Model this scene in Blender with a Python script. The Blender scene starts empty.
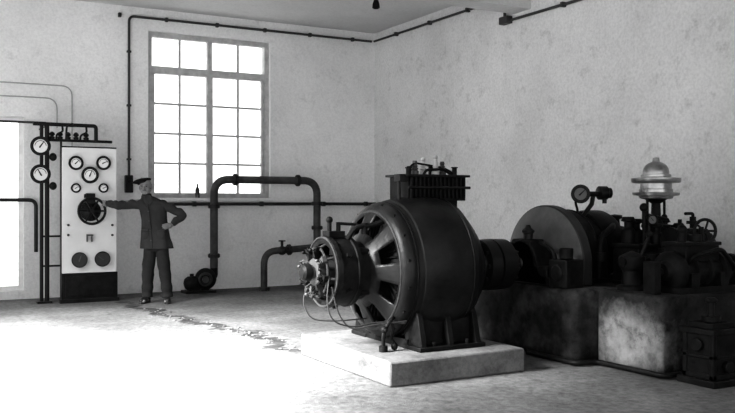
import bpy, bmesh, math, random
from mathutils import Vector, Matrix
random.seed(4)
F=850.0; HV=203.0; CZ=1.35
A=math.atan2(1,1.8); ca,sa=math.cos(A),math.sin(A)
def ray(u,v):
    r=(u-367.5)/F
    return Vector((ca*r+sa,-sa*r+ca,(HV-v)/F))
def onY(u,v,y):
    d=ray(u,v); return Vector((0,0,CZ))+d*(y/d.y)
YW=12.79; XW=7.24; ZC=4.28
scene=bpy.context.scene
col=scene.collection
V=Vector
# ---------------------------------------------------------------- materials
def mat(name,base,rough=0.6,metal=0.0,var=0.0,scale=8,bump=0.0,bscale=60,dark=None,spec=None):
    m=bpy.data.materials.new(name); m.use_nodes=True
    nt=m.node_tree; b=nt.nodes['Principled BSDF']
    b.inputs['Base Color'].default_value=(base,base,base,1)
    b.inputs['Roughness'].default_value=rough
    b.inputs['Metallic'].default_value=metal
    if spec is not None: b.inputs['Specular IOR Level'].default_value=spec
    tc=nt.nodes.new('ShaderNodeTexCoord')
    if var>0:
        n=nt.nodes.new('ShaderNodeTexNoise'); n.inputs['Scale'].default_value=scale
        n.inputs['Detail'].default_value=8; n.inputs['Roughness'].default_value=0.65
        nt.links.new(tc.outputs['Object'],n.inputs['Vector'])
        r=nt.nodes.new('ShaderNodeValToRGB')
        lo=max(0,base*(1-var)) if dark is None else dark
        hi=min(1,base*(1+var))
        r.color_ramp.elements[0].position=0.34; r.color_ramp.elements[1].position=0.64
        r.color_ramp.elements[0].color=(lo,lo,lo,1); r.color_ramp.elements[1].color=(hi,hi,hi,1)
        nt.links.new(n.outputs['Fac'],r.inputs['Fac'])
        nt.links.new(r.outputs['Color'],b.inputs['Base Color'])
    if bump>0:
        n2=nt.nodes.new('ShaderNodeTexNoise'); n2.inputs['Scale'].default_value=bscale; n2.inputs['Detail'].default_value=5
        nt.links.new(tc.outputs['Object'],n2.inputs['Vector'])
        bp=nt.nodes.new('ShaderNodeBump'); bp.inputs['Strength'].default_value=bump; bp.inputs['Distance'].default_value=0.01
        nt.links.new(n2.outputs['Fac'],bp.inputs['Height']); nt.links.new(bp.outputs['Normal'],b.inputs['Normal'])
    return m
def plaster(name,lo,mid,hi,big=0.7,fine=30,fineamt=0.12,bump=0.3,spots=0.35,patch=None):
    m=bpy.data.materials.new(name); m.use_nodes=True
    nt=m.node_tree; b=nt.nodes['Principled BSDF']; b.inputs['Roughness'].default_value=0.92
    b.inputs['Specular IOR Level'].default_value=0.12
    tc=nt.nodes.new('ShaderNodeTexCoord')
    def noise(s,d=8,r=0.6):
        n=nt.nodes.new('ShaderNodeTexNoise'); n.inputs['Scale'].default_value=s; n.inputs['Detail'].default_value=d
        n.inputs['Roughness'].default_value=r; nt.links.new(tc.outputs['Object'],n.inputs['Vector']); return n
    def ramp(src,p0,c0,p1,c1):
        r=nt.nodes.new('ShaderNodeValToRGB'); e=r.color_ramp.elements
        e[0].position=p0; e[0].color=(c0,c0,c0,1); e[1].position=p1; e[1].color=(c1,c1,c1,1)
        nt.links.new(src,r.inputs['Fac']); return r
    n=noise(big)
    r=ramp(n.outputs['Fac'],0.3,lo,0.7,hi)
    x=r.color_ramp.elements.new(0.5); x.color=(mid,mid,mid,1)
    src=r.outputs['Color']
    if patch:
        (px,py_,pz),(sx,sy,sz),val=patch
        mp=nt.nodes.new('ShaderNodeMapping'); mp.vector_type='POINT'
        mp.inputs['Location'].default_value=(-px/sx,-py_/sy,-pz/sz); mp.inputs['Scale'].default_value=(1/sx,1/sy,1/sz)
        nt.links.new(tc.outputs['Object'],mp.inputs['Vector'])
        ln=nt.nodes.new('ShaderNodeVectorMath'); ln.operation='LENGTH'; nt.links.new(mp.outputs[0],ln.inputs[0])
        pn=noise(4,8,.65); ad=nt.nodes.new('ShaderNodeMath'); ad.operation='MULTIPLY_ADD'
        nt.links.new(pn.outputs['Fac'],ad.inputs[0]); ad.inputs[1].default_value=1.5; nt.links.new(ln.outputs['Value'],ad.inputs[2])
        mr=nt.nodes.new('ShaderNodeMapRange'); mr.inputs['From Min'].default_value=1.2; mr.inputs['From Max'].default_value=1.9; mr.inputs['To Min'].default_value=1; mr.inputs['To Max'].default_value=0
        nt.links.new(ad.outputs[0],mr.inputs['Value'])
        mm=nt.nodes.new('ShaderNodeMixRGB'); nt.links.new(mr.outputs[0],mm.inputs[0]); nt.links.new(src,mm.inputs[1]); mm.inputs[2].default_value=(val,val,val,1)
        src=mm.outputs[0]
    n2=noise(fine,6,0.7)
    r2=ramp(n2.outputs['Fac'],0.35,1-fineamt,0.6,1)
    mx=nt.nodes.new('ShaderNodeMixRGB'); mx.blend_type='MULTIPLY'; mx.inputs[0].default_value=1
    nt.links.new(src,mx.inputs[1]); nt.links.new(r2.outputs['Color'],mx.inputs[2])
    n3=noise(4.5,10,0.75)
    r3=ramp(n3.outputs['Fac'],0.30,1-spots,0.45,1)
    mx2=nt.nodes.new('ShaderNodeMixRGB'); mx2.blend_type='MULTIPLY'; mx2.inputs[0].default_value=1
    nt.links.new(mx.outputs[0],mx2.inputs[1]); nt.links.new(r3.outputs['Color'],mx2.inputs[2])
    nt.links.new(mx2.outputs[0],b.inputs['Base Color'])
    bp=nt.nodes.new('ShaderNodeBump'); bp.inputs['Strength'].default_value=bump; bp.inputs['Distance'].default_value=0.02
    nt.links.new(n3.outputs['Fac'],bp.inputs['Height']); nt.links.new(bp.outputs['Normal'],b.inputs['Normal'])
    return m
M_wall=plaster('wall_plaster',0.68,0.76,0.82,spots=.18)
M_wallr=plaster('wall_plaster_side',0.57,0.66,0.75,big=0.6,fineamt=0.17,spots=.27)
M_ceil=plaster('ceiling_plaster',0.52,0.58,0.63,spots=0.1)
M_floor=plaster('floor_concrete',0.085,0.14,0.215,big=0.8,fine=16,fineamt=0.42,bump=1.0,spots=0.45)
M_plinth=plaster('plinth_concrete',0.11,0.165,0.23,big=2.5,fine=30,fineamt=0.3,spots=0.4,bump=.8)
M_block=plaster('stained_concrete',0.010,0.028,0.08,big=2.2,fine=9,fineamt=0.5,spots=0.6,bump=1.0)
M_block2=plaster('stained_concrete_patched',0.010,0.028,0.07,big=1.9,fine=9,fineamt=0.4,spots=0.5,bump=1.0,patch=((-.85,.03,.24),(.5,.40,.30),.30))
M_iron=mat('black_iron',0.008,0.42,0.0,var=0.7,scale=5,bump=0.3,bscale=22,spec=.22)
M_iron2=mat('dark_cast_iron',0.007,0.55,0.0,var=0.7,scale=9,bump=0.3,bscale=40,spec=.14)
M_grey=mat('grey_painted_iron',0.03,0.45,0.0,var=0.6,scale=8,spec=.3)
M_head=mat('bright_machined_steel',0.30,0.28,0.8,var=0.3,scale=8)
M_face=mat('dull_sheet_steel',0.085,0.55,0.0,var=0.35,scale=3,spec=.25)
M_rim=mat('grey_sheet_steel',0.022,0.5,0.0,var=0.4,scale=3,spec=.25)
M_gd=mat('grey_dial',0.10,0.5)
M_steel=mat('worn_steel',0.12,0.4,0.6,var=0.3)
M_brass=mat('dull_brass',0.07,0.45,0.4)
M_pipe=mat('dark_pipe_paint',0.02,0.55,var=0.4,scale=5,spec=.25)
M_pipeg=mat('grey_pipe_paint',0.042,0.55,var=0.5,scale=5,spec=.25)
M_wire=mat('pale_conduit',0.36,0.7)
M_cond=mat('dark_conduit',0.03,0.6)
M_marble=mat('white_marble',0.68,0.4,var=0.06,scale=3)
M_dial=mat('white_dial',0.75,0.5)
M_ddial=mat('black_dial',0.02,0.4)
M_black=mat('black_enamel',0.008,0.45,spec=.2)
M_win=mat('window_paint',0.40,0.7,var=0.2)
M_winp=mat('window_paint_pale',0.7,0.6,var=0.1)
M_porc=mat('porcelain',0.40,0.3)
M_skin=mat('skin',0.20,0.65,spec=.25)
M_jacket=mat('wool_jacket',0.040,0.9,var=0.15,scale=7,bump=0.6,bscale=12,spec=.1)
M_trous=mat('wool_trousers',0.024,0.9,var=0.15,scale=8,bump=0.5,bscale=10,spec=.1)
M_cap=mat('felt_cap',0.010,0.95,spec=.1)
M_shoe=mat('worn_leather',0.012,0.5)
M_hair=mat('hair_dark',0.06,0.8)
M_glassd=mat('bottle_glass',0.03,0.1)
M_cable=mat('rubber_cable',0.02,0.6)
M_crack=plaster('broken_screed',.02,.045,.085,big=6)
M_glass=bpy.data.materials.new('window_glass'); M_glass.use_nodes=True
nt=M_glass.node_tree; nt.nodes.clear()
o=nt.nodes.new('ShaderNodeOutputMaterial'); t=nt.nodes.new('ShaderNodeBsdfTransparent'); g=nt.nodes.new('ShaderNodeBsdfGlossy')
g.inputs['Roughness'].default_value=0.1; mx=nt.nodes.new('ShaderNodeMixShader'); mx.inputs[0].default_value=0.06
nt.links.new(t.outputs[0],mx.inputs[1]); nt.links.new(g.outputs[0],mx.inputs[2]); nt.links.new(mx.outputs[0],o.inputs[0])

# ---------------------------------------------------------------- builder
def basis(axis):
    a=V(axis).normalized()
    h=V((0,0,1)) if abs(a.z)<0.9 else V((1,0,0))
    e1=h.cross(a).normalized(); e2=a.cross(e1).normalized()
    return a,e1,e2
def fillet(path,rad,n=7):
    path=[V(p) for p in path]; out=[path[0]]
    for i in range(1,len(path)-1):
        p=path[i]; a=(path[i-1]-p); b=(path[i+1]-p)
        r=min(rad,a.length*0.49,b.length*0.49)
        s=p+a.normalized()*r; e=p+b.normalized()*r
        for k in range(n+1):
            t=k/n; out.append(s*(1-t)**2+p*2*t*(1-t)+e*t*t)
    out.append(path[-1]); return out
class MB:
    def __init__(s): s.bm=bmesh.new(); s.M=Matrix.Identity(4)
    def _add(s,vs):
        for v in vs: v.co=s.M@v.co
    def box(s,c,size,rot=None):
        m=Matrix.Translation(V(c))
        if rot is not None: m=m@rot
        m=m@Matrix.Diagonal((size[0],size[1],size[2],1))
        r=bmesh.ops.create_cube(s.bm,size=1,matrix=m); s._add(r['verts']); return s
    def box2(s,a,b):
        a=V(a);b=V(b); return s.box((a+b)/2,[abs(x) for x in (b-a)])
    def cyl(s,p,q,r1,r2=None,seg=20):
        p=V(p);q=V(q); r2=r1 if r2 is None else r2
        d=q-p; m=Matrix.Translation((p+q)/2)@d.to_track_quat('Z','Y').to_matrix().to_4x4()
        r=bmesh.ops.create_cone(s.bm,cap_ends=True,segments=seg,radius1=r1,radius2=r2,depth=d.length,matrix=m)
        s._add(r['verts']); return s
    def sph(s,c,r,rot=None,u=16,v=10):
        if not hasattr(r,'__len__'): r=(r,r,r)
        m=Matrix.Translation(V(c))
        if rot is not None: m=m@rot
        m=m@Matrix.Diagonal((r[0],r[1],r[2],1))
        q=bmesh.ops.create_uvsphere(s.bm,u_segments=u,v_segments=v,radius=1,matrix=m); s._add(q['verts']); return s
    def cap(s,p,q,r1,r2):
        s.cyl(p,q,r1,r2,16); s.sph(p,r1); s.sph(q,r2); return s
    def lathe(s,prof,org,axis,seg=48,closed=False,skip=None):
        a,e1,e2=basis(axis); org=V(org); rings=[]
        for (x,r) in prof:
            if r<1e-5: rings.append([s.bm.verts.new(s.M@(org+a*x))])
            else: rings.append([s.bm.verts.new(s.M@(org+a*x+(e1*math.cos(2*math.pi*k/seg)+e2*math.sin(2*math.pi*k/seg))*r)) for k in range(seg)])
        prs=list(zip(rings,rings[1:]))
        if closed: prs.append((rings[-1],rings[0]))
        for i,(A_,B_) in enumerate(prs):
            for k in range(seg):
                if skip and skip(i,k): continue
                k2=(k+1)%seg
                if len(A_)==1 and len(B_)==1: continue
                if len(A_)==1: f=[A_[0],B_[k],B_[k2]]
                elif len(B_)==1: f=[A_[k],B_[0],A_[k2]]
                else: f=[A_[k],B_[k],B_[k2],A_[k2]]
                s.bm.faces.new(f)
        return s
    def tube(s,path,r,seg=10,closed=False):
        path=[V(p) for p in path]; n=len(path); rings=[]; prev=None
        for i,p in enumerate(path):
            if closed: t=(path[(i+1)%n]-path[i-1]).normalized()
            else: t=(path[min(i+1,n-1)]-path[max(i-1,0)]).normalized()
            if prev is None: _,e1,e2=basis(t)
            else:
                e1=(prev-t*prev.dot(t))
                if e1.length<1e-6: _,e1,e2=basis(t)
                e1.normalize()
            e2=t.cross(e1).normalized(); prev=e1
            rings.append([s.bm.verts.new(s.M@(p+(e1*math.cos(2*math.pi*k/seg)+e2*math.sin(2*math.pi*k/seg))*r)) for k in range(seg)])
        prs=list(zip(rings,rings[1:]))
        if closed: prs.append((rings[-1],rings[0]))
        for A_,B_ in prs:
            for k in range(seg): s.bm.faces.new([A_[k],A_[(k+1)%seg],B_[(k+1)%seg],B_[k]])
        if not closed:
            s.bm.faces.new(rings[0][::-1]); s.bm.faces.new(rings[-1])
        return s
    def torus(s,c,axis,R,r,seg=36,ts=10):
        a,e1,e2=basis(axis); c=V(c)
        return s.tube([c+(e1*math.cos(2*math.pi*k/seg)+e2*math.sin(2*math.pi*k/seg))*R for k in range(seg)],r,ts,closed=True)
    def loft(s,rings,seg=28,p=2.0,wob=None):
        rs=[]
        for (z,cx,cy,rx,ry) in rings:
            L=[]
            for k in range(seg):
                t=2*math.pi*k/seg; c,n=math.cos(t),math.sin(t)
                w=1.0 if wob is None else wob(t,z)
                L.append(s.bm.verts.new(s.M@V((cx+w*rx*math.copysign(abs(c)**(2/p),c),cy+w*ry*math.copysign(abs(n)**(2/p),n),z))))
            rs.append(L)
        for A_,B_ in zip(rs,rs[1:]):
            for k in range(seg): s.bm.faces.new([A_[k],A_[(k+1)%seg],B_[(k+1)%seg],B_[k]])
        s.bm.faces.new(rs[0][::-1]); s.bm.faces.new(rs[-1]); return s
    def prism(s,pts,ax0,ax1,f):
        a=[s.bm.verts.new(s.M@V(f(p,ax0))) for p in pts]; b=[s.bm.verts.new(s.M@V(f(p,ax1))) for p in pts]
        s.bm.faces.new(a[::-1]); s.bm.faces.new(b); n=len(pts)
        for k in range(n): s.bm.faces.new([a[k],a[(k+1)%n],b[(k+1)%n],b[k]])
        return s
    def obj(s,name,m,parent=None,bevel=0,ang=38,remesh=0,smoothit=0,local=False,solid=0,**props):
        bm=s.bm; bmesh.ops.recalc_face_normals(bm,faces=bm.faces)
        me=bpy.data.meshes.new(name)
        org=V((0,0,0))
        if parent is not None and not local:
            org=wloc(parent)
        elif parent is None and not local:
            xs=[v.co for v in bm.verts]
            mn=V((min(c[i] for c in xs) for i in range(3))); mxx=V((max(c[i] for c in xs) for i in range(3)))
            org=V(((mn.x+mxx.x)/2,(mn.y+mxx.y)/2,mn.z))
            if props.get('kind')=='structure': org=V((0,0,0))
        for v in bm.verts: v.co-=org
        for e in bm.edges:
            if len(e.link_faces)==2 and e.calc_face_angle(0)>math.radians(ang): e.smooth=False
        for f in bm.faces: f.smooth=True
        bm.to_mesh(me); bm.free()
        ob=bpy.data.objects.new(name,me); col.objects.link(ob); me.materials.append(m)
        if parent is None: ob.location=org
        else: ob.parent=parent
        if remesh:
            md=ob.modifiers.new('r','REMESH'); md.mode='VOXEL'; md.voxel_size=remesh; md.use_smooth_shade=True
            if smoothit:
                sm=ob.modifiers.new('s','SMOOTH'); sm.iterations=smoothit; sm.factor=0.5
        if solid:
            md=ob.modifiers.new('so','SOLIDIFY'); md.thickness=solid; md.offset=0
        if bevel:
            md=ob.modifiers.new('b','BEVEL'); md.width=bevel; md.segments=2; md.limit_method='ANGLE'; md.angle_limit=math.radians(40)
        for k,v in props.items(): ob[k]=v
        return ob
def wloc(o):
    l=V((0,0,0))
    while o is not None: l=l+V(o.location); o=o.parent
    return l
def empty(name,loc,label,cat,rotz=0,parent=None,**p):
    e=bpy.data.objects.new(name,None); col.objects.link(e); e.location=loc; e.rotation_euler=(0,0,rotz); e.empty_display_size=0.1
    if label: e['label']=label
    if cat: e['category']=cat
    for k,v in p.items(): e[k]=v
    if parent: e.parent=parent
    return e
S=dict(kind='structure')
# ---------------------------------------------------------------- room
wx0,wx1,wz0,wz1=3.33,5.31,1.43,3.95
lx0,lx1,lz0,lz1=-0.9,1.58,0.12,2.56
b=MB(); T=0.4
b.box2((-7,YW,-0.1),(lx0,YW+T,ZC)); b.box2((lx0,YW,-0.1),(lx1,YW+T,lz0)); b.box2((lx0,YW,lz1),(lx1,YW+T,ZC))
b.box2((lx1,YW,-0.1),(wx0,YW+T,ZC)); b.box2((wx1,YW,-0.1),(XW+0.3,YW+T,ZC))
b.box2((wx0,YW,-0.1),(wx1,YW+T,wz0)); b.box2((wx0,YW,wz1),(wx1,YW+T,ZC))
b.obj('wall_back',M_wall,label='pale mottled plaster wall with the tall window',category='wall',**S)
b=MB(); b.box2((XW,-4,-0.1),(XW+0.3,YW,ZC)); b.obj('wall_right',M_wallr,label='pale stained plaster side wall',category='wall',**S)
b=MB(); b.box2((-7,-4,-0.1),(XW,YW,0)); b.obj('floor',M_floor,label='rough dusty concrete floor',category='floor',**S)
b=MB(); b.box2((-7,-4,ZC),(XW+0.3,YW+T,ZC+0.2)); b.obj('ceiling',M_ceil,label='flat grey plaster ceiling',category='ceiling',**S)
b=MB(); b.box2((-7,8.65,3.88),(XW,9.0,ZC)); b.obj('trim_1',M_ceil,label='concrete ceiling beam crossing the hall',category='beam',**S)
# window
b=MB(); wy=YW+0.12; fw=0.075
def vbar(x,w,z0,z1,d=0.06): b.box2((x-w/2,wy-d/2,z0),(x+w/2,wy+d/2,z1))
def hbar(z,w,x0,x1,d=0.06): b.box2((x0,wy-d/2,z-w/2),(x1,wy+d/2,z+w/2))
zt=3.38; xm=(wx0+wx1)/2
vbar(wx0+fw/2,fw,wz0,wz1,0.09); vbar(wx1-fw/2,fw,wz0,wz1,0.09)
hbar(wz1-fw/2,fw,wx0+fw,wx1-fw,0.09); hbar(wz0+fw/2,fw,wx0+fw,wx1-fw,0.09); hbar(zt,0.11,wx0+fw,wx1-fw,0.10)
vbar(xm,0.095,wz0+fw,zt-0.055,0.085); vbar(xm,0.07,zt+0.055,wz1-fw,0.085)
for xx in (wx0+fw+0.025,wx1-fw-0.025): vbar(xx,0.04,wz0+fw,zt-0.055)
for h,(x0,x1) in enumerate(((wx0+fw,xm-0.035),(xm+0.035,wx1-fw))):
    xc=(x0+x1)/2
    vbar(xc,0.033,wz0+fw,zt-0.055,0.03); vbar(xc,0.033,zt+0.055,wz1-fw,0.03)
    for k in range(1,4):
        z=wz0+fw+(zt-0.055-wz0-fw)*k/4; hbar(z,0.030,x0,x1,0.035)
wn=b.obj('window_1',M_win,label='tall multi-pane casement window with grey-painted wooden bars',category='window',**S)
b=MB(); b.box2((wx0+0.02,wy-0.004,wz0+0.02),(wx1-0.02,wy+0.004,wz1-0.02)); b.obj('glass',M_glass,parent=wn)
b=MB(); b.box2((wx0-0.05,YW-0.05,wz0-0.05),(wx1+0.05,YW+0.08,wz0)); b.obj('trim_2',M_wall,label='plain plastered window sill',category='window sill',**S)
b=MB()
vbar(lx0+.03,.06,lz0,lz1); vbar(lx1-.03,.06,lz0,lz1); hbar(lz0+.03,.06,lx0+.06,lx1-.06); hbar(lz1-.03,.06,lx0+.06,lx1-.06)
for k in range(1,3): vbar(lx0+(lx1-lx0)*k/3,.04,lz0+.06,lz1-.06)
w2=b.obj('window_2',M_winp,label='wide glazed opening glaring white behind the instrument frame',category='window',**S)
b=MB(); b.box2((lx0+0.02,wy-0.004,lz0+0.02),(lx1-0.02,wy+0.004,lz1-0.02)); b.obj('glass',M_glass,parent=w2)
# ---------------------------------------------------------------- wall conduits
yc=12.76
def cpath(name,pts,r,m,label,cat,fr=0.08):
    bb=MB(); bb.tube(fillet(pts,fr),r,8); return bb.obj(name,m,label=label,category=cat)
xv=onY(129,100,yc).x
cd=empty('conduit',(xv,yc,1.6),'thin dark conduit running down the wall beside the window','conduit')
b=MB(); zj=onY(128,180,yc).z
b.tube(fillet([(xv,yc,zj),(xv,yc,4.13),(7.17,yc,4.13)],0.09),0.019,8)
b.obj('pipe_run',M_cond,parent=cd)
for x in (2.9,3.6,4.4,5.2,6.0,6.8):
    b=MB(); b.box2((x-0.02,yc-0.028,4.10),(x+0.02,YW-.001,4.16)); b.obj('clamp',M_cond,parent=cd)
for z in (2.0,2.8,3.6):
    b=MB(); b.box2((xv-0.03,yc-0.026,z-0.015),(xv+0.03,YW-.001,z+0.015)); b.obj('clamp',M_cond,parent=cd)
cd=empty('conduit',(7.205,9.15,3.8),'thin dark conduit along the side wall dropping under the beam','conduit')
b=MB(); b.tube(fillet([(7.205,12.73,4.13),(7.205,9.15,4.13),(7.205,9.15,3.80),(7.205,3.0,3.80)],0.09),0.019,8); b.obj('pipe_run',M_cond,parent=cd)
for y in (12,11,10,8,7,6,5):
    b=MB(); b.box2((7.175,y-0.02,(4.10 if y>9 else 3.77)),(XW-.0005,y+0.02,(4.16 if y>9 else 3.83))); b.obj('clamp',M_cond,parent=cd)
b=MB(); b.box2((7.14,9.02,3.76),(XW-.0005,9.2,3.86)); b.obj('junction_box',M_cond,parent=cd,bevel=0.01)
b=MB(); p=onY(128.5,184,yc); b.box((p.x,YW-0.051,p.z),(0.11,0.10,0.26)); b.cyl((p.x,YW-0.13,p.z+0.04),(p.x,YW-0.1,p.z+0.04),0.03)
b.obj('wall_switch',M_black,bevel=0.012,label='small black wall switch box below the conduit',category='switch')
# rail
b=MB(); x0=onY(112,203,12.66).x
b.cyl((x0,12.66,1.335),(7.2,12.66,1.335),0.026,seg=12)
for x in (2.9,4.0,5.1,6.2,7.0): b.cyl((x,12.66,1.335),(x,YW-.001,1.335),0.016,seg=8); b.cyl((x-0.03,12.66,1.335),(x+0.03,12.66,1.335),0.038,seg=12)
b.obj('rail_pipe',M_pipe,label='dark horizontal pipe fixed along the wall below the window',category='pipe')
def wallp(u,v,y=12.77): return onY(u,v,y)
for i,(pts,lab) in enumerate([([(-60,78),(72,83),(72,150)],'thin pale wire run bending down towards the switchboard'),([(-60,92),(57,98),(57,128)],'thin pale wire run ending above the instrument frame')]):
    pp=[wallp(*q) for q in pts]; pp[1].z=pp[0].z; pp[2].x=pp[1].x
    cpath('wire_run',pp,0.008,M_wire,lab,'wire',0.15)
pp=[wallp(-60,120,12.74),wallp(46,123,12.74)]; pp[0].z=pp[1].z
cpath('cable_run',pp,0.016,M_cond,'dark cable run reaching the instrument frame','cable')
pp=[wallp(-60,198,12.72),wallp(36,200,12.72),wallp(36,252,12.72)]; pp[0].z=pp[1].z; pp[2].x=pp[1].x
cpath('drain_pipe',pp,0.026,M_pipe,'dark narrow pipe turning down the wall','pipe',0.1)
# pendant lamp
p=V((0,0,CZ))+ray(376,4)*11.0
pl=empty('pendant_lamp',(p.x,p.y,p.z),'small dark pendant lamp hanging from the ceiling','lamp')
b=MB(); b.cyl((p.x,p.y,p.z),(p.x,p.y,ZC),0.006,seg=8); b.cyl((p.x,p.y,ZC-0.03),(p.x,p.y,ZC),0.05,seg=16); b.obj('cord',M_cond,parent=pl)
b=MB(); b.lathe([(0.05,0),(0.05,0.03),(0,0.045),(-0.05,0.05),(-0.06,0.035),(-0.05,0.03),(0,0.03),(0.03,0)],p,(0,0,1),20); b.obj('lamp_shade',M_black,parent=pl)
# bottle
p=onY(197,198,YW+0.02); zb=wz0
b=MB(); b.lathe([(0,0),(0,0.035),(0.13,0.035),(0.17,0.014),(0.22,0.014),(0.22,0)],(p.x,YW+0.0,zb),(0,0,1),16)
b.obj('bottle',M_glassd,label='small dark glass bottle standing on the window sill',category='bottle')
# ---------------------------------------------------------------- gauge helper
def gauge(name,c,r,nrm,parent,dial=M_dial,case=M_black,depth=0.06,needle=M_black,ang=0.7,rimr=0.16):
    n=V(nrm).normalized(); c=V(c)
    b=MB()
    b.lathe([(-depth,0),(-depth,r*0.9),(0,r),(0.012,r),(0.016,r*(1-rimr*0.5)),(0.012,r*(1-rimr)),(0.0,r*(1-rimr)),(0.0,0)],c,n,32)
    g=b.obj(name,case,parent=parent)
    b=MB(); b.lathe([(0.001,0),(0.001,r*(1-rimr)-0.002),(0.004,r*(1-rimr)-0.002),(0.004,0)],c,n,32)
    b.obj('dial',dial,parent=g)
    up=V((0,0,1)); side=n.cross(up); side.normalize(); dirn=(up*math.cos(ang)+side*math.sin(ang))
    q=c+n*0.008
    b=MB(); b.cyl(q-dirn*r*0.2,q+dirn*r*0.62,r*0.08,r*0.03,8); b.obj('needle',needle,parent=g)
    if dial is M_dial:
        b=MB(); pts=[]
        for k in range(13):
            t=-1.5+3.0*k/12; dd=up*math.cos(t)+side*math.sin(t); pts.append(c+n*.005+dd*r*.55)
        b.tube(pts,r*.035,6); b.obj('scale_arc',M_cond,parent=g)
    return g
def wheel(b,c,n,R,r,spokes=6,hub=None,ph=0.0):
    a,e1,e2=basis(n); c=V(c); b.torus(c,n,R,r,32,8)
    hub=hub or R*0.18
    b.cyl(c-a*r*1.6,c+a*r*1.6,hub,seg=16)
    for k in range(spokes):
        t=ph+2*math.pi*k/spokes; b.cyl(c,c+(e1*math.cos(t)+e2*math.sin(t))*R,r*0.7,seg=8)
    return b
# ---------------------------------------------------------------- switchboard
PY=11.97
cp=empty('control_panel',(2.32,PY+0.03,0),'white marble switchboard panel with round meters and black handwheel','control panel')
b=MB(); b.box2((1.96,PY,0.40),(2.68,PY+0.045,2.1)); b.obj('marble_slab',M_marble,parent=cp,bevel=0.008)
b=MB(); b.box2((1.95,PY-0.01,0.0),(2.69,PY+0.05,0.40)); b.box2((1.93,PY-0.03,0.0),(2.71,PY+0.10,0.05)); 
b.box2((2.0,PY-0.02,0.09),(2.64,PY,0.36))
b.obj('base_panel',M_iron2,parent=cp,bevel=0.006)
b=MB()
for x in (1.975,2.665): b.box2((x-0.02,PY+0.045,0),(x+0.02,PY+0.09,2.12))
b.box2((1.955,PY+0.045,2.06),(2.685,PY+0.09,2.12)); b.box2((1.955,PY+0.045,1.0),(2.685,PY+0.09,1.05))
b.obj('rear_frame',M_iron,parent=cp)
for (u,v,r,dm) in [(76,163,.098,M_dial),(103.5,163,.098,M_dial),(90,175,.115,M_dial),(76,188,.065,M_dial),(103.5,188,.065,M_dial)]:
    c=onY(u,v,PY-0.05); gauge('meter',c,r,(0,-1,0),cp,dial=dm,ang=random.uniform(-1.4,1.2),rimr=0.30)
for (u,v,r) in [(79.5,260,.105),(102.5,259,.105)]:
    c=onY(u,v,PY-0.05); gauge('meter',c,r,(0,-1,0),cp,dial=M_ddial,ang=random.uniform(-1.4,1.2),needle=M_steel,rimr=0.1)
WC=onY(92,211,PY-0.12)
b=MB(); wheel(b,WC,(0,-1,0),0.175,0.018,6); b.obj('handwheel',M_black,parent=cp)
b=MB(); b.cyl((WC.x,PY,WC.z),(WC.x,PY-0.15,WC.z),0.026); b.obj('wheel_shaft',M_black,parent=cp)
b=MB(); b.lathe([(0,0),(0,0.14),(0.02,0.14),(0.03,0.09),(0.05,0.06),(0.05,0)],(WC.x,PY,WC.z),(0,-1,0),32)
for k in range(14):
    t=2*math.pi*k/14; b.cyl((WC.x+0.12*math.cos(t),PY,WC.z+0.12*math.sin(t)),(WC.x+0.12*math.cos(t),PY-0.035,WC.z+0.12*math.sin(t)),0.013,seg=8)
b.box2((WC.x-0.06,PY-0.04,WC.z+0.10),(WC.x+0.06,PY,WC.z+0.24))
b.obj('rheostat_dial',M_iron,parent=cp)
b=MB(); c=onY(88.5,196,PY); b.box(c,(0.12,0.014,0.05)); b.obj('nameplate',M_black,parent=cp)
for (u,v) in [(68,235),(112,235),(68,225),(112,225)]:
    b=MB(); c=onY(u,v,PY); b.cyl(c,c+V((0,-0.03,0)),0.014); b.sph(c+V((0,-0.035,0)),0.016); b.obj('terminal_knob',M_brass,parent=cp)
b=MB(); c=onY(89,238,PY)
for dx in (-0.03,0.03): b.box(c+V((dx,-0.03,0)),(0.012,0.06,0.10))
b.box(c+V((0,-0.06,0.04)),(0.09,0.015,0.02)); b.obj('knife_switch',M_brass,parent=cp)
# instrument frame
FY=12.12
fr=empty('instrument_frame',(1.75,FY,0),'black tubular iron frame carrying insulators and two meters','instrument frame')
def fp(u,v,y=FY): return onY(u,v,y)
b=MB()
xa=fp(41.5,200).x; xb=fp(47,200).x; zt2=fp(45,124).z; xr=fp(96,125).x
b.cyl((xa,FY,0),(xa,FY,zt2),0.024,seg=12); b.cyl((xb,FY,0),(xb,FY,zt2),0.030,seg=12)
b.tube(fillet([(fp(33,124).x,FY,zt2),(xr,FY,zt2),(xr,FY,fp(96,142).z)],0.04),0.026,10)
z2=fp(50,140).z
b.cyl((xa,FY,z2),(fp(112,140).x,FY,z2),0.019,seg=10)
b.cyl((xa,FY,0.9),(xb+0.2,FY,0.9),0.013,seg=10); b.cyl((xa,FY,0.5),(xb+0.2,FY,0.5),0.013,seg=10)
b.box2((xa-0.06,FY-0.06,0),(xb+0.06,FY+0.06,0.03))
b.cyl((xb+0.18,FY,0.0),(xb+0.18,FY,z2),0.014,seg=10)
for zz in (2.05,zt2-0.02): b.cyl((xb,FY,zz),(xb,YW-.001,zz),0.013,seg=8)
b.obj('tube_frame',M_black,parent=fr)
for u in (52,60,68,76,86): 
    b=MB(); c=V((fp(u,132).x,FY,z2+0.015)); b.lathe([(0,0),(0,.034),(.03,.038),(.04,.018),(.055,.038),(.08,.034),(.10,.012),(.10,0)],c,(0,0,1),16)
    b.obj('insulator',M_black,parent=fr)
for (u,v) in ((56,136),(66,128),(80,137)):
    b=MB(); c=fp(u,v); b.tube(fillet([(c.x,FY,z2),(c.x,FY-0.05,c.z+0.02),(c.x+0.08,FY-0.05,c.z+0.06),(c.x+0.08,FY,zt2)],0.03),0.014,8); b.obj('wire',M_black,parent=fr)
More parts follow.
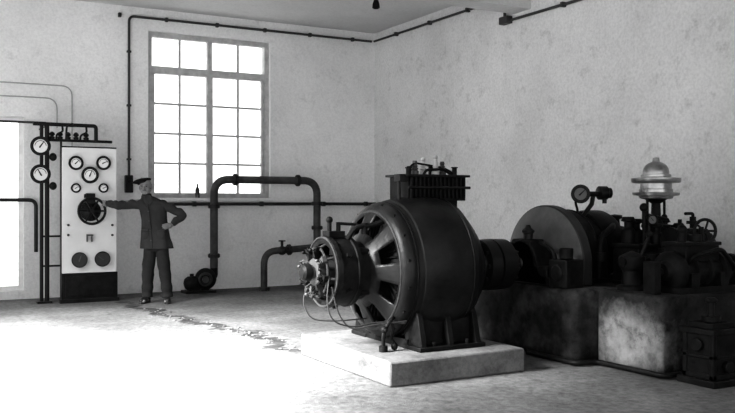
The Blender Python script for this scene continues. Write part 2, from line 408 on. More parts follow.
for v in (146,174):
    c=fp(40.5,v,FY-0.10); gauge('meter',c,0.13,(0,-1,0),fr,depth=0.08,ang=-0.6 if v<150 else 0.5,rimr=0.30)
for v in (157,186):
    b=MB(); c=fp(53,v,FY-0.04); b.sph(c,(0.05,0.035,0.055)); b.cyl(c,(xb,FY,c.z),0.018); b.obj('relay',M_black,parent=fr)
# ---------------------------------------------------------------- big pipes near the wall
py=12.42
def pp_(u,v,y=py): return onY(u,v,y)
a1=pp_(214,262); a3=pp_(317,181)
zt3=pp_(260,180).z
bp=empty('riser_pipe',(a1.x,py,0),'thick dark flanged pipe rising, crossing and dropping beside the wall','pipe')
b=MB(); b.tube(fillet([(a1.x,py,0.37),(a1.x,py,zt3),(a3.x,py,zt3),(a3.x,py,0)],0.24,12),0.060,18)
b.obj('pipe',M_pipeg,parent=bp)
def flange(b,c,axis,r,w=0.03):
    a=V(axis).normalized(); c=V(c); b.cyl(c-a*w,c-a*0.002,r,seg=24); b.cyl(c+a*0.002,c+a*w,r,seg=24)
    _,e1,e2=basis(a)
    for k in range(8):
        t=math.pi*k/4; o=(e1*math.cos(t)+e2*math.sin(t))*(r*0.82); b.cyl(c+o-a*(w+.012),c+o+a*(w+.012),0.01,seg=6)
for (c,ax) in (((a1.x,py,1.30),(0,0,1)),((a1.x+0.34,py,zt3),(1,0,0)),((a3.x-0.34,py,zt3),(1,0,0)),((a3.x,py,1.34),(0,0,1)),((a3.x,py,0.95),(0,0,1)),((a1.x,py,0.55),(0,0,1))):
    b=MB(); flange(b,c,ax,0.092,0.020); b.obj('flange',M_pipe,parent=bp)
c1=pp_(264,290,12.2); lx=c1.x; zl=pp_(290,251,12.2).z
lp=empty('branch_pipe',(lx,12.2,0),'short dark elbow pipe rising from the floor towards the riser','pipe')
b=MB(); b.tube(fillet([(lx,12.2,0),(lx,12.2,zl),(a3.x-0.1,12.2,zl+0.05),(a3.x-0.0,12.3,zl+0.05)],0.2,10),0.052,16); b.obj('pipe',M_pipeg,parent=lp)
b=MB(); flange(b,(lx+0.42,12.2,zl+0.02),(1,0,0.07),0.085,0.018); b.obj('flange',M_pipe,parent=lp)
b=MB(); b.sph((lx+0.3,12.2,zl+0.01),(0.075,0.07,0.07)); b.cyl((lx+0.3,12.2,zl),(lx+0.3,12.2,zl+0.16),0.02); wheel(b,(lx+0.3,12.2,zl+0.16),(0,0,1),0.05,0.008,4); b.obj('valve',M_pipe,parent=lp)
b=MB(); flange(b,(lx,12.2,0.032),(0,0,1),0.09,0.015); b.obj('flange',M_pipe,parent=lp)
# pump
pc=pp_(203,273,12.42); px=pc.x
pu=empty('pump',(px,12.42,0),'small dark round pump on the floor beneath the riser','pump')
b=MB(); b.lathe([(-.08,0),(-.08,.10),(-.06,.14),(-.03,.16),(.03,.16),(.06,.14),(.08,.10),(.08,0)],(px+.02,12.36,.21),(-0.3,-1,0),32)
b.tube(fillet([(px+0.04,12.42,.22),(a1.x,12.42,.22),(a1.x,12.42,.365)],0.08),0.06,12); b.obj('volute',M_iron2,parent=pu)
b=MB(); b.torus((px-0.01,12.27,.21),(-0.3,-1,0),0.085,0.020); b.cyl((px+.01,12.34,.21),(px-0.03,12.20,.21),0.05); b.obj('suction_ring',M_grey,parent=pu)
b=MB(); b.lathe([(0,0),(0,.09),(.02,.105),(.18,.105),(.22,.08),(.24,.04),(.24,0)],(px-.06,12.40,.15),(-1,-.1,0),28); b.cyl((px-.18,12.40,.24),(px-.18,12.40,.29),.03); b.obj('gland_housing',M_iron2,parent=pu)
b=MB(); b.box2((px-.30,12.28,0),(px+.16,12.56,.04)); b.box2((px-.24,12.33,.03),(px-.08,12.47,.08)); b.box2((px-.05,12.34,.03),(px+.07,12.44,.1)); b.obj('bedplate',M_iron,parent=pu)
# ---------------------------------------------------------------- generator
GY,GZ=6.12,0.80
b=MB(); b.box2((3.156,5.34,0),(4.41,6.91,0.188)); b.obj('generator_plinth',M_plinth,bevel=0.016,label='low pale worn concrete plinth under the generator',category='plinth')
gen=empty('generator',(3.85,GY,0.19),'large round black cast-iron electric generator with exciter end','generator')
ax=(1,0,0)
def GP(x,ang,r): return V((x,GY+r*math.cos(ang),GZ+r*math.sin(ang)))
b=MB()
b.lathe([(3.56,.50),(3.545,.53),(3.56,.548),(3.60,.558),(3.605,.575),(3.66,.588),(3.74,.603),(3.82,.611),(3.90,.612),(3.98,.606),(4.05,.592),(4.055,.598),(4.11,.580),(4.115,.560),(4.16,.530),(4.21,.49),(4.25,.45),(4.24,.42),(3.60,.44)],(0,GY,GZ),ax,96,closed=True)
b.obj('stator_frame',M_iron,parent=gen,ang=50)
b=MB()
b.lathe([(3.48,.0),(3.48,.34),(3.54,.45),(4.24,.43),(4.24,.0)],(0,GY,GZ),ax,48)
b.obj('rotor',M_black,parent=gen)
b=MB()
for k in range(40):
    t=2*math.pi*k/40; b.cyl(GP(3.465,t,.24),GP(3.475,t+0.14,.38),.010,seg=6)
b.obj('windings',M_iron2,parent=gen,kind='stuff')
# rounded end bell: thick rim, recessed ventilation ring with radial webs
bell=[(3.555,.548),(3.50,.540),(3.465,.520),(3.445,.49),(3.435,.455),(3.41,.405),(3.385,.35),(3.36,.30),(3.33,.25),(3.30,.215),(3.28,.19),(3.275,.13),(3.275,0)]
b=MB(); b.lathe(bell,(0,GY,GZ),ax,96,skip=lambda i,k:(4<=i<=6 and (k%12) in (3,4,5,6,7,8)))
b.obj('end_bell',M_iron,parent=gen,solid=.024,ang=60)
b=MB(); b.torus((3.435,GY,GZ),ax,.482,.012,72,8); b.obj('bell_bead',M_grey,parent=gen)
b=MB(); b.torus((3.545,GY,GZ),ax,.550,.012,72,8); b.obj('bell_bead',M_iron2,parent=gen)
b=MB(); b.torus((3.345,GY,GZ),ax,.275,.012,56,8); b.obj('bell_bead',M_iron2,parent=gen)
b=MB()
b.lathe([(4.22,.45),(4.30,.40),(4.40,.28),(4.45,.18),(4.45,.0)],(0,GY,GZ),ax,56)
for k in range(8):
    t=k*math.pi/4; b.cyl(GP(4.23,t,.44),GP(4.43,t,.2),.025,seg=8)
b.obj('rear_shield',M_iron,parent=gen)
for k in range(16):
    t=2*math.pi*(k+.5)/16; b=MB(); b.cyl(GP(3.47,t,.537),GP(3.55,t,.537),.013,seg=6); b.obj('bolt',M_iron2,parent=gen)
for sgn in (-1,1):
    b=MB(); y=GY+sgn*0.44
    b.box2((3.55,y-0.13,0.19),(4.18,y+0.13,0.225))
    b.prism([(y+sgn*.02,.22),(y-sgn*.12,.22),(GY+sgn*.28,.34),(GY+sgn*.45,.44),(GY+sgn*.46,.40)],3.60,4.12,lambda p,a:(a,p[0],p[1]))
    for x in (3.60,3.86,4.12):
        b.prism([(y+sgn*.115,.22),(y-sgn*.12,.22),(GY+sgn*.28,.34),(GY+sgn*.47,.50),(GY+sgn*.50,.44)],x-.025,x+.025,lambda p,a:(a,p[0],p[1]))
    for x in (3.70,4.02):
        b.cyl((x,y+sgn*0.09,.22),(x,y+sgn*0.09,.26),0.018,seg=6)
    b.obj('foot',M_iron2,parent=gen,bevel=0.006)
b=MB(); b.box2((3.56,GY-0.36,0.19),(4.16,GY+0.36,0.26)); b.obj('bedplate',M_iron2,parent=gen)
b=MB(); b.cyl((2.86,GY,GZ),(4.985,GY,GZ),0.055,seg=24); b.obj('shaft',M_steel,parent=gen)
b=MB(); b.lathe([(4.44,0),(4.44,.15),(4.50,.17),(4.52,.225),(4.63,.23),(4.635,.205),(4.645,.205),(4.65,.23),(4.80,.225),(4.82,.15),(4.90,.13),(4.90,0)],(0,GY,GZ),ax,40)
for k in range(10):
    t=k*math.pi/5; b.cyl(GP(4.49,t,.19),GP(4.84,t,.19),.018,seg=8)
b.obj('coupling',M_black,parent=gen)
ex=MB()
ex.lathe([(2.99,.225),(2.985,.265),(2.995,.285),(3.03,.29),(3.035,.275),(3.17,.275),(3.175,.29),(3.21,.285),(3.22,.265),(3.22,.225)],(0,GY,GZ),ax,56,closed=True)
for k in range(6):
    t=math.pi/6+k*math.pi/3
    ex.cyl(GP(3.10,t,.26),GP(3.10,t,.30),.022,seg=6)
    ex.cyl(GP(3.10,t,.13),GP(3.10,t,.24),.045,seg=12)
ex.obj('exciter',M_iron2,parent=gen)
b=MB(); b.torus((2.985,GY,GZ),ax,.275,.009,56,8); b.obj('exciter_rim',M_grey,parent=gen)
b=MB(); b.lathe([(2.90,0),(2.90,.09),(2.91,.11),(3.16,.11),(3.17,.0)],(0,GY,GZ),ax,40); b.obj('commutator',M_brass,parent=gen)
b=MB(); b.torus((2.94,GY,GZ),ax,.195,.011,40,8)
for k in range(8):
    t=k*math.pi/4+.2
    b.cyl(GP(2.94,t,.195),GP(3.01,t,.23),.011,seg=8)
b.obj('brush_rocker',M_grey,parent=gen)
for k in range(8):
    t=k*math.pi/4+.2
    b=MB(); c=GP(2.92,t,.145)
    R=Matrix.Rotation(t,4,'X'); b.box(c,(0.05,0.06,0.03),R); b.box(GP(2.92,t,.19),(0.035,0.04,0.05),R); b.cyl(GP(2.91,t,.16),GP(2.87,t,.18),.008,seg=6); b.sph(GP(2.865,t,.182),.014)
    b.tube([GP(2.91,t,.19),GP(2.87,t+.2,.19),GP(2.88,t+.4,.15),GP(2.92,t+.45,.12)],.006,6)
    b.obj('brush_holder',M_brass if k%3==0 else M_iron2,parent=gen)
b=MB(); b.lathe([(2.80,0),(2.80,.045),(2.82,.065),(2.87,.07),(2.89,.05),(2.89,0)],(0,GY,GZ),ax,28); b.obj('shaft_cap',M_iron2,parent=gen)
b=MB()
for k in range(4):
    t=math.pi/4+k*math.pi/2; b.cyl(GP(3.20,t,.24),GP(3.34,t,.22),.03,seg=10)
b.lathe([(3.20,.10),(3.20,.23),(3.32,.24),(3.32,.10)],(0,GY,GZ),ax,32,closed=True)
b.obj('exciter_bracket',M_iron2,parent=gen)
b=MB(); c=V((3.08,GY-0.02,GZ+.275)); b.box2(c+V((-.07,-.06,0)),c+V((.07,.06,.05))); b.cyl(c+V((-.04,0,.05)),c+V((-.04,0,.13)),.018); b.cyl(c+V((.04,0,.05)),c+V((.04,0,.12)),.018); b.sph(c+V((-.04,0,.14)),.028); b.cyl(c+V((.04,0,.11)),c+V((.20,-.02,.10)),.012)
b.obj('terminal_block',M_iron2,parent=gen)
b=MB(); b.tube(fillet([(3.16,GY-.1,1.06),(3.22,GY-.12,1.16),(3.38,GY-.15,1.17),(3.52,GY-.2,1.24)],.06),.022,8); b.cyl((3.30,GY-.13,1.10),(3.30,GY-.13,1.19),.026); b.obj('conduit_elbow',M_iron2,parent=gen)
for i,pts in enumerate([[(2.95,GY-.2,.78),(2.90,GY-.25,.60),(2.93,GY-.27,.44),(3.10,GY-.3,.38),(3.3,GY-.33,.42),(3.52,GY-.40,.40)],
                        [(2.96,GY-.22,.70),(2.98,GY-.28,.50),(3.08,GY-.3,.36),(3.25,GY-.35,.40),(3.52,GY-.42,.42)],
                        [(2.95,GY+.18,.68),(2.90,GY+.20,.55),(2.95,GY+.15,.40),(3.15,GY+.1,.38),(3.42,GY,.40)]]):
    b=MB(); b.tube(fillet(pts,.15,8),.006,8); b.obj('cable',M_cable,parent=gen)
# terminal box
tb=empty('terminal_box',(0.13,0.03,1.19),None,None,parent=gen)
b=MB(); b.box2((3.72,6.0,1.37),(4.30,6.30,1.58)); b.box2((3.78,6.04,1.30),(4.24,6.28,1.38))
for i in range(14):
    x=3.735+i*.041; b.box2((x,5.975,1.39),(x+.016,6.325,1.565))
b.obj('rheostat_case',M_iron2,parent=tb,bevel=.003)
b=MB(); b.box2((3.69,5.97,1.57),(4.33,6.33,1.59)); b.box2((3.64,6.0,1.53),(3.74,6.1,1.59)); b.box2((4.30,6.22,1.30),(4.37,6.32,1.57)); b.cyl((3.70,5.96,1.48),(4.32,5.96,1.48),.012); b.cyl((3.66,6.05,1.36),(3.66,6.05,1.53),.014); b.obj('top_plate',M_iron,parent=tb,bevel=.004)
for i,(x,h) in enumerate(((3.86,.12),(3.96,.15),(4.07,.17),(4.16,.12))):
    b=MB(); b.lathe([(0,0),(0,.034),(.03,.034),(.04,.022),(.05,.032),(.065,.02),(.075,.026),(h-.03,.016),(h-.02,.022),(h,.018),(h,0)],(x,6.12+.03*(i%2),1.59),(0,0,1),18)
    b.obj('insulator',M_porc if i in(1,2) else M_brass,parent=tb)
b=MB(); b.tube(fillet([(3.80,6.1,1.585),(3.80,6.1,1.66),(3.86,6.12,1.69),(4.16,6.15,1.66),(4.26,6.15,1.62),(4.26,6.15,1.585)],.03),.009,8); b.obj('busbar',M_iron2,parent=tb)
b=MB(); b.tube(fillet([(3.9,6.05,1.585),(3.93,6.05,1.63),(4.1,6.05,1.64),(4.2,6.05,1.585)],.03),.012,8); b.obj('busbar',M_iron2,parent=tb)
for (x,y,h) in ((3.76,6.06,.05),(4.22,6.05,.06),(4.10,6.24,.08),(3.90,6.26,.07)):
    b=MB(); b.cyl((x,y,1.59),(x,y,1.59+h),.022,seg=10); b.cyl((x,y,1.59+h),(x,y,1.60+h),.03,seg=6); b.obj('terminal_nut',M_iron2,parent=tb)
b=MB(); x0,y0=3.42,5.74
b.tube(fillet([(3.33,y0,.21),(3.33,y0,.34),(3.40,y0,.44),(3.54,y0+.1,.46)],.05),.016,8); b.cyl((3.33,y0,.19),(3.33,y0,.235),.035); b.sph((3.34,y0,.36),.03); b.cyl((3.33,y0-.05,.36),(3.33,y0+.05,.36),.010); b.obj('drain_cock',M_iron2,parent=gen)
b=MB(); b.tube([(3.40,y0,.44),(3.42,y0,.36),(3.40,y0,.29),(3.43,y0,.25)],.012,8); b.sph((3.43,y0,.225),(.028,.028,.034)); b.obj('cable_weight',M_iron,parent=gen)

# ---------------------------------------------------------------- pedestals
BT=0.62
def rough_block(a,c,mt,label,bv):
    b=MB(); b.box2(a,c); 
    bmesh.ops.bevel(b.bm,geom=[e for e in b.bm.edges],offset=bv,segments=4,profile=.5,affect='EDGES')
    return b.obj('machine_pedestal',mt,ang=60,label=label,category='pedestal')
rough_block((4.97,5.36,0),(6.9,6.95,BT),M_block,'oil-stained dark concrete pedestal under flywheel and turbine',.07)
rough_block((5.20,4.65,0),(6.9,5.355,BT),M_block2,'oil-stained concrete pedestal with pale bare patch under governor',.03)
# bearing
be=empty('bearing_pedestal',(5.09,GY,BT),'black cast-iron shaft bearing beside the flywheel guard','bearing')
b=MB(); b.prism([(-.42,0),(.36,0),(.34,.07),(.24,.10),(.20,.28),(.12,.40),(-.12,.40),(-.20,.28),(-.26,.10),(-.40,.07)],5.0,5.17,lambda p,a:(a,GY+p[0],BT+p[1])); b.cyl((5.0,GY,GZ+.02),(5.2,GY,GZ+.02),.19,seg=32)
b.obj('housing',M_iron2,parent=be,bevel=.01)
b=MB(); b.lathe([(0,0),(0,.045),(.05,.045),(.06,.06),(.08,.06),(.10,.03),(.13,.02),(.13,0)],(5.09,GY,1.02),(0,0,1),20); b.obj('oil_cup',M_iron,parent=be)
b=MB(); b.tube(fillet([(5.08,GY-.38,BT+.05),(5.08,GY-.38,BT+.30),(5.08,GY-.18,BT+.38)],.08),.018,8); b.sph((5.08,GY-.38,BT+.20),.04); b.obj('oil_pipe',M_iron2,parent=be)
b=MB(); b.box2((4.99,GY-.62,BT),(5.19,GY-.40,BT+.24)); b.cyl((5.09,GY-.51,BT+.24),(5.09,GY-.51,BT+.34),.06); b.cyl((5.0,GY-.51,BT+.13),(4.97,GY-.51,BT+.13),.07); b.obj('oil_pump',M_iron2,parent=be,bevel=.01)
b=MB(); b.box2((5.0,GY-.36,BT),(5.18,GY+.34,BT+.17)); b.obj('sole_block',M_iron2,parent=be,bevel=.015)
# flywheel guard
fg=empty('flywheel_guard',(5.35,GY,BT),'domed sheet-steel flywheel guard with smooth grey face','flywheel guard')
R=.53
def arc(R,n=56): return [(GY-R,BT)]+[(GY-R*math.cos(math.pi*k/n),GZ+R*math.sin(math.pi*k/n)) for k in range(n+1)]+[(GY+R,BT)]
b=MB(); b.prism(arc(R),5.275,5.38,lambda p,a:(a,p[0],p[1])); b.obj('cover',M_rim,parent=fg,bevel=.012)
b=MB(); rings=[]
for q,(rr,xx) in enumerate(((R-.012,5.275),(R-.06,5.262),(R*.6,5.245),(R*.3,5.238))):
    rings.append([b.bm.verts.new(V((xx,GY-rr*math.cos(math.pi*k/48),GZ+rr*math.sin(math.pi*k/48)))) for k in range(49)])
for A_,B_ in zip(rings,rings[1:]):
    for k in range(48): b.bm.faces.new([A_[k],A_[k+1],B_[k+1],B_[k]])
b.bm.faces.new(rings[-1])
b.obj('face_plate',M_face,parent=fg,ang=80)
b=MB(); b.lathe([(5.215,0),(5.215,.12),(5.23,.16),(5.262,.17),(5.262,0)],(0,GY,GZ),ax,36); b.obj('hub_cover',M_iron2,parent=fg)
# ---------------------------------------------------------------- turbine
TZ=GZ+.15; TY=GY+.05
tu=empty('turbine',(6.05,TY,BT),'black cast-iron water turbine casing with ribbed flanges','turbine')
b=MB(); b.torus((5.90,TY,TZ),ax,.20,.125,48,20); b.lathe([(5.75,.20),(5.77,.32),(5.82,.33),(6.0,.33),(6.05,.31),(6.10,.2),(6.3,.15),(6.3,0)],(0,TY,TZ),ax,48); b.obj('spiral_casing',M_iron2,parent=tu)
def arch(R,c,n=40): return [(TY-R,BT)]+[(TY-R*math.cos(math.pi*k/n),c+R*math.sin(math.pi*k/n)) for k in range(n+1)]+[(TY+R,BT)]
b=MB(); b.prism(arch(.40,.88),5.44,5.62,lambda p,a:(a,p[0],p[1])); b.prism(arch(.35,.88),5.62,5.80,lambda p,a:(a,p[0],p[1])); b.prism(arch(.41,.88),5.60,5.63,lambda p,a:(a,p[0],p[1])); b.obj('wheel_casing',M_iron2,parent=tu,bevel=.015)
b=MB(); b.cyl((5.385,TY,TZ-.1),(5.445,TY,TZ-.1),.08,seg=20); b.obj('shaft',M_steel,parent=tu)
for k in range(9):
    t=math.pi*(k+.5)/9; b=MB(); b.cyl((5.595,TY-.38*math.cos(t),.88+.38*math.sin(t)),(5.57,TY-.38*math.cos(t),.88+.38*math.sin(t)),.02,seg=6); b.obj('bolt',M_iron,parent=tu)
b=MB(); b.box2((5.44,GY-.38,BT),(6.32,GY+.38,BT+.04)); b.obj('feet',M_iron2,parent=tu)
b=MB(); b.tube(fillet([(6.2,GY+.2,TZ+.05),(6.6,GY+.2,TZ+.05),(6.6,GY+.2,BT+.001)],.2,10),.12,20); b.obj('draft_pipe',M_iron2,parent=tu)
b=MB(); b.lathe([(0,0),(0,.09),(.03,.09),(.04,.05),(.12,.045),(.13,.07),(.16,.07),(.17,0)],(6.16,GY-.02,TZ+.12),(0,0,1),20); b.obj('relief_cap',M_iron2,parent=tu)
b=MB(); b.lathe([(0,0),(0,.18),(.03,.18),(.035,.15),(.30,.14),(.31,.18),(.36,.18),(.37,0)],(6.60,TY-.20,BT),(0,0,1),28); b.cyl((6.60,TY-.20,BT+.34),(6.60,TY-.20,BT+.50),.03); wheel(b,(6.60,TY-.20,BT+.49),(0,0,1),.10,.013,5); b.obj('inlet_valve',M_iron2,parent=tu)
b=MB(); b.tube(fillet([(5.60,GY-.38,BT+.04),(5.60,GY-.40,BT+.42),(5.80,GY-.34,BT+.50),(6.0,GY-.15,BT+.52)],.08),.03,10); b.cyl((5.60,GY-.40,BT+.20),(5.60,GY-.40,BT+.28),.05); b.obj('feed_pipe',M_iron2,parent=tu)
gs=empty('gauge_stand',(5.75-6.05,6.0-TY,1.2-BT),None,None,parent=tu)
b=MB(); p1=onY(576,194,6.0); p2=onY(603,193,6.0)
b.tube(fillet([(p1.x,6.0,p1.z),(p2.x,6.0,p1.z)],.02),.026,8); b.tube([(5.78,6.0,p1.z),(5.76,6.0,1.34),(5.70,6.08,1.20)],.022,8); b.tube(fillet([(p1.x,6.0,p1.z),(p1.x+.02,6.03,1.35),(5.66,6.08,1.28),(5.68,6.12,1.18)],.05),.012,8)
b.obj('stand_pipe',M_black,parent=gs)
gauge('pressure_gauge',(p1.x,5.94,p1.z),.088,(-.62,-.78,.0),gs,dial=M_gd,depth=.05,ang=-.8,rimr=.34)
b=MB(); b.lathe([(-.07,0),(-.07,.05),(-.06,.065),(.02,.065),(.03,.05),(.06,.05),(.065,.0)],(p2.x,5.98,p2.z),(1,-.3,0),28); b.cyl((p2.x,5.98,p2.z),(p2.x,5.98,p2.z-.10),.022); b.obj('siphon_cock',M_iron,parent=gs)
# ---------------------------------------------------------------- governor
gx,gy=6.12,5.55
go=empty('governor',(gx,gy,BT),'centrifugal turbine governor with stacked bright steel discs on a column','governor')
b=MB(); b.box2((gx-.38,gy-.15,BT),(gx+.24,gy+.16,BT+.33)); b.box2((gx-.40,gy-.17,BT+.33),(gx+.27,gy+.17,BT+.365)); b.box2((gx-.40,gy-.17,BT),(gx+.27,gy+.17,BT+.03))
b.lathe([(0,0),(0,.15),(.02,.15),(.03,0)],(gx,gy-.145,BT+.18),(0,-1,0),32)
b.obj('oil_tank',M_iron2,parent=go,bevel=.012)
b=MB(); z0=BT+.365
b.lathe([(0,0),(0,.17),(.03,.17),(.05,.13),(.09,.10),(.13,.09),(.14,.13),(.165,.13),(.17,.07),(.22,.045),(.36,.040),(.38,.07),(.40,.10),(.41,.0)],(gx,gy,z0),(0,0,1),36); b.obj('column',M_iron2,parent=go)
b=MB()
b.lathe([(1.385,0),(1.385,.12),(1.395,.15),(1.415,.155),(1.42,.205),(1.445,.21),(1.45,.15),(1.475,.15),(1.48,.14),(1.53,.14),(1.535,.21),(1.548,.22),(1.578,.22),(1.585,.17),(1.59,.0)],(gx,gy,0),(0,0,1),56); b.obj('flyball_head',M_head,parent=go)
b=MB(); b.lathe([(1.59,0),(1.59,.135),(1.61,.135),(1.615,.118),(1.64,.117),(1.67,.110),(1.695,.095),(1.715,.070),(1.73,.035),(1.765,.028),(1.775,0)],(gx,gy,0),(0,0,1),36); b.obj('head_dome',M_head,parent=go)
for sx in (-1,1):
    b=MB(); b.cyl((gx+sx*.11,gy,z0),(gx+sx*.11,gy,1.42),.012,seg=10); b.sph((gx+sx*.11,gy,1.22),.028); b.obj('guide_rod',M_iron2,parent=go)
b=MB(); b.tube([(gx+.08,gy-.06,1.20),(gx-.26,gy-.10,1.25)],.016,8); b.cyl((gx-.26,gy-.1,.98),(gx-.26,gy-.1,1.30),.018); b.sph((gx-.26,gy-.1,1.31),.04); b.tube([(gx-.0,gy-.05,1.15),(gx+.22,gy-.10,1.12)],.016,8); b.cyl((gx+.2,gy-.1,.98),(gx+.2,gy-.1,1.2),.018); b.obj('linkage',M_iron2,parent=go)
c=(gx-.21,gy-.15,1.20)
b=MB(); b.cyl((gx-.21,gy-.11,.98),(gx-.21,gy-.11,1.18),.014); b.obj('gauge_post',M_iron,parent=go)
gauge('pressure_gauge',c,.05,(-.4,-.9,0),go,dial=M_gd,depth=.04,rimr=.25)
for (dx,dy,h,r) in ((.16,-.12,.18,.05),(.20,.08,.22,.05),(-.17,.08,.22,.06),(.05,-.14,.14,.04),(-.12,-.12,.18,.05),(-.30,.05,.24,.06)):
    b=MB(); b.lathe([(0,0),(0,r),(h*.5,r),(h*.6,r*.6),(h*.8,r*.6),(h*.85,r*1.1),(h,r*.8),(h,0)],(gx+dx,gy+dy,z0),(0,0,1),16)
    b.obj('oil_cap',M_iron2,parent=go)
# pressure oil vessel
ov=empty('pressure_vessel',(6.65,5.58,BT),'squat black riveted oil pressure vessel with domed top','pressure vessel')
b=MB(); b.lathe([(0,0),(0,.20),(.03,.21),(.36,.21),(.44,.17),(.48,.09),(.49,0)],(6.65,5.58,BT),(0,0,1),36); b.obj('shell',M_iron2,parent=ov)
b=MB(); b.cyl((6.65,5.58,BT+.47),(6.65,5.58,BT+.60),.03); b.cyl((6.65,5.58,BT+.53),(6.65,5.58,BT+.56),.06); b.tube(fillet([(6.65,5.58,BT+.58),(6.65,5.58,BT+.63),(6.5,5.54,BT+.63)],.03),.015,8); b.obj('outlet_cock',M_iron2,parent=ov)
# valve with handwheel
wc=onY(705,231,5.02)
vx=wc.x
va=empty('gate_valve',(vx,5.2,BT),'dark valve with a spoked handwheel on the pedestal','valve')
b=MB(); wheel(b,(vx,5.02,wc.z),(-.35,-1,0),.10,.014,5); b.obj('handwheel',M_black,parent=va)
b=MB(); b.cyl((vx,5.0,wc.z),(vx+.05,5.22,wc.z),.018); b.lathe([(0,0),(0,.14),(.04,.14),(.05,.12),(.22,.125),(.28,.14),(.36,.14),(.40,.10),(.46,.06),(.50,.05),(.51,.0)],(vx+.05,5.21,BT),(0,0,1),28); b.cyl((vx-.18,5.22,wc.z-.09),(vx+.24,5.22,wc.z-.09),.09,seg=20); b.cyl((vx-.20,5.22,wc.z-.09),(vx-.16,5.22,wc.z-.09),.12,seg=20); b.obj('valve_body',M_iron2,parent=va)
# servomotor
sy=4.86
sv=empty('servomotor',(5.95,sy,BT),'squat black servomotor casting with ribbed flanged covers','servomotor')
b=MB(); b.lathe([(5.42,0),(5.42,.07),(5.46,.09),(5.48,.15),(5.50,.165),(5.56,.165),(5.57,.13),(5.68,.125),(5.69,.15),(5.72,.15),(5.73,.125),(5.84,.125),(5.85,.15),(5.88,.15),(5.89,.125),(6.0,.125),(6.01,.165),(6.07,.165),(6.08,.11),(6.20,.10),(6.21,.13),(6.26,.13),(6.27,0)],(0,sy,BT+.17),(1,0,0),40); b.obj('cylinder_barrel',M_iron2,parent=sv)
b=MB(); b.box2((5.46,sy-.16,BT),(6.2,sy+.14,BT+.05)); b.box2((5.60,sy-.15,BT),(5.70,sy+.12,BT+.16)); b.box2((5.95,sy-.15,BT),(6.05,sy+.12,BT+.16)); b.obj('base_plate',M_iron2,parent=sv)
b=MB(); b.box2((5.58,sy-.11,BT+.25),(5.98,sy+.11,BT+.39)); b.box2((5.56,sy-.12,BT+.38),(6.0,sy+.12,BT+.41)); b.cyl((5.66,sy,BT+.36),(5.66,sy,BT+.50),.035); b.cyl((5.82,sy,BT+.36),(5.82,sy,BT+.47),.05); b.cyl((5.93,sy+.03,BT+.36),(5.93,sy+.03,BT+.53),.022); b.sph((5.66,sy,BT+.51),.042); b.obj('valve_chest',M_iron2,parent=sv,bevel=.006)
b=MB(); b.tube(fillet([(5.62,sy-.1,BT+.24),(5.60,sy-.17,BT+.30),(5.9,sy-.19,BT+.36),(6.1,sy-.17,BT+.2),(6.1,sy-.1,BT+.15)],.06),.018,8); b.cyl((5.32,sy,BT+.17),(5.52,sy,BT+.17),.03); b.box2((5.28,sy-.06,BT),(5.35,sy+.06,BT+.26)); b.obj('oil_pipe',M_iron2,parent=sv)
rc=empty('lever_stand',(5.42,5.17,BT),'small black cast stand with a lever beside the governor','lever stand')
b=MB(); b.lathe([(0,0),(0,.13),(.03,.13),(.05,.09),(.16,.08),(.20,.11),(.28,.11),(.31,.05),(.33,0)],(5.42,5.17,BT),(0,0,1),24); b.cyl((5.30,5.17,BT+.24),(5.72,5.17,BT+.24),.04); b.cyl((5.66,5.17,BT),(5.66,5.17,BT+.30),.08); b.cyl((5.84,5.18,BT),(5.84,5.18,BT+.34),.07); b.cyl((5.66,5.17,BT+.16),(5.90,5.18,BT+.16),.05); b.obj('stand',M_iron2,parent=rc)
b=MB(); b.cyl((5.42,5.1,BT+.23),(5.50,5.06,BT+.46),.016); b.sph((5.50,5.06,BT+.47),.03); b.obj('lever',M_iron2,parent=rc)
# housing
hx,hy=5.36,4.33
ho=empty('valve_housing',(hx,hy,0),'small dark cast-iron housing with stepped lid and knob','housing')
b=MB(); b.box2((hx-.14,hy-.13,.04),(hx+.14,hy+.13,.38)); b.box2((hx-.18,hy-.17,0),(hx+.18,hy+.17,.05))
for dx in (-.13,.13): 
    for dy in (-.12,.12): b.box2((hx+dx-.02,hy+dy-.02,.05),(hx+dx+.02,hy+dy+.02,.38))
b.box2((hx-.15,hy-.14,.05),(hx+.15,hy+.14,.09)); b.box2((hx-.15,hy-.14,.20),(hx+.15,hy+.14,.23))
b.cyl((hx-.145,hy,.30),(hx-.17,hy,.30),.05,seg=16); b.cyl((hx,hy-.135,.14),(hx,hy-.17,.14),.045,seg=16)
b.obj('body',M_iron2,parent=ho,bevel=.006)
b=MB(); b.box2((hx-.165,hy-.155,.38),(hx+.165,hy+.155,.42)); b.box2((hx-.12,hy-.11,.42),(hx+.12,hy+.11,.46)); b.cyl((hx,hy,.46),(hx,hy,.50),.07); b.cyl((hx,hy,.49),(hx,hy,.60),.025); b.lathe([(.60,0),(.60,.04),(.625,.045),(.64,.03),(.64,0)],(hx,hy,0),(0,0,1),20); b.obj('lid',M_iron2,parent=ho,bevel=.004)
b=MB(); b.tube(fillet([(5.30,4.56,.03),(5.12,4.56,.03),(5.10,5.25,.03),(4.9,5.28,.03),(4.90,5.9,.03)],.06),.022,10); b.obj('floor_pipe',M_iron2,label='dark low pipe lying around the pedestal foot',category='pipe')
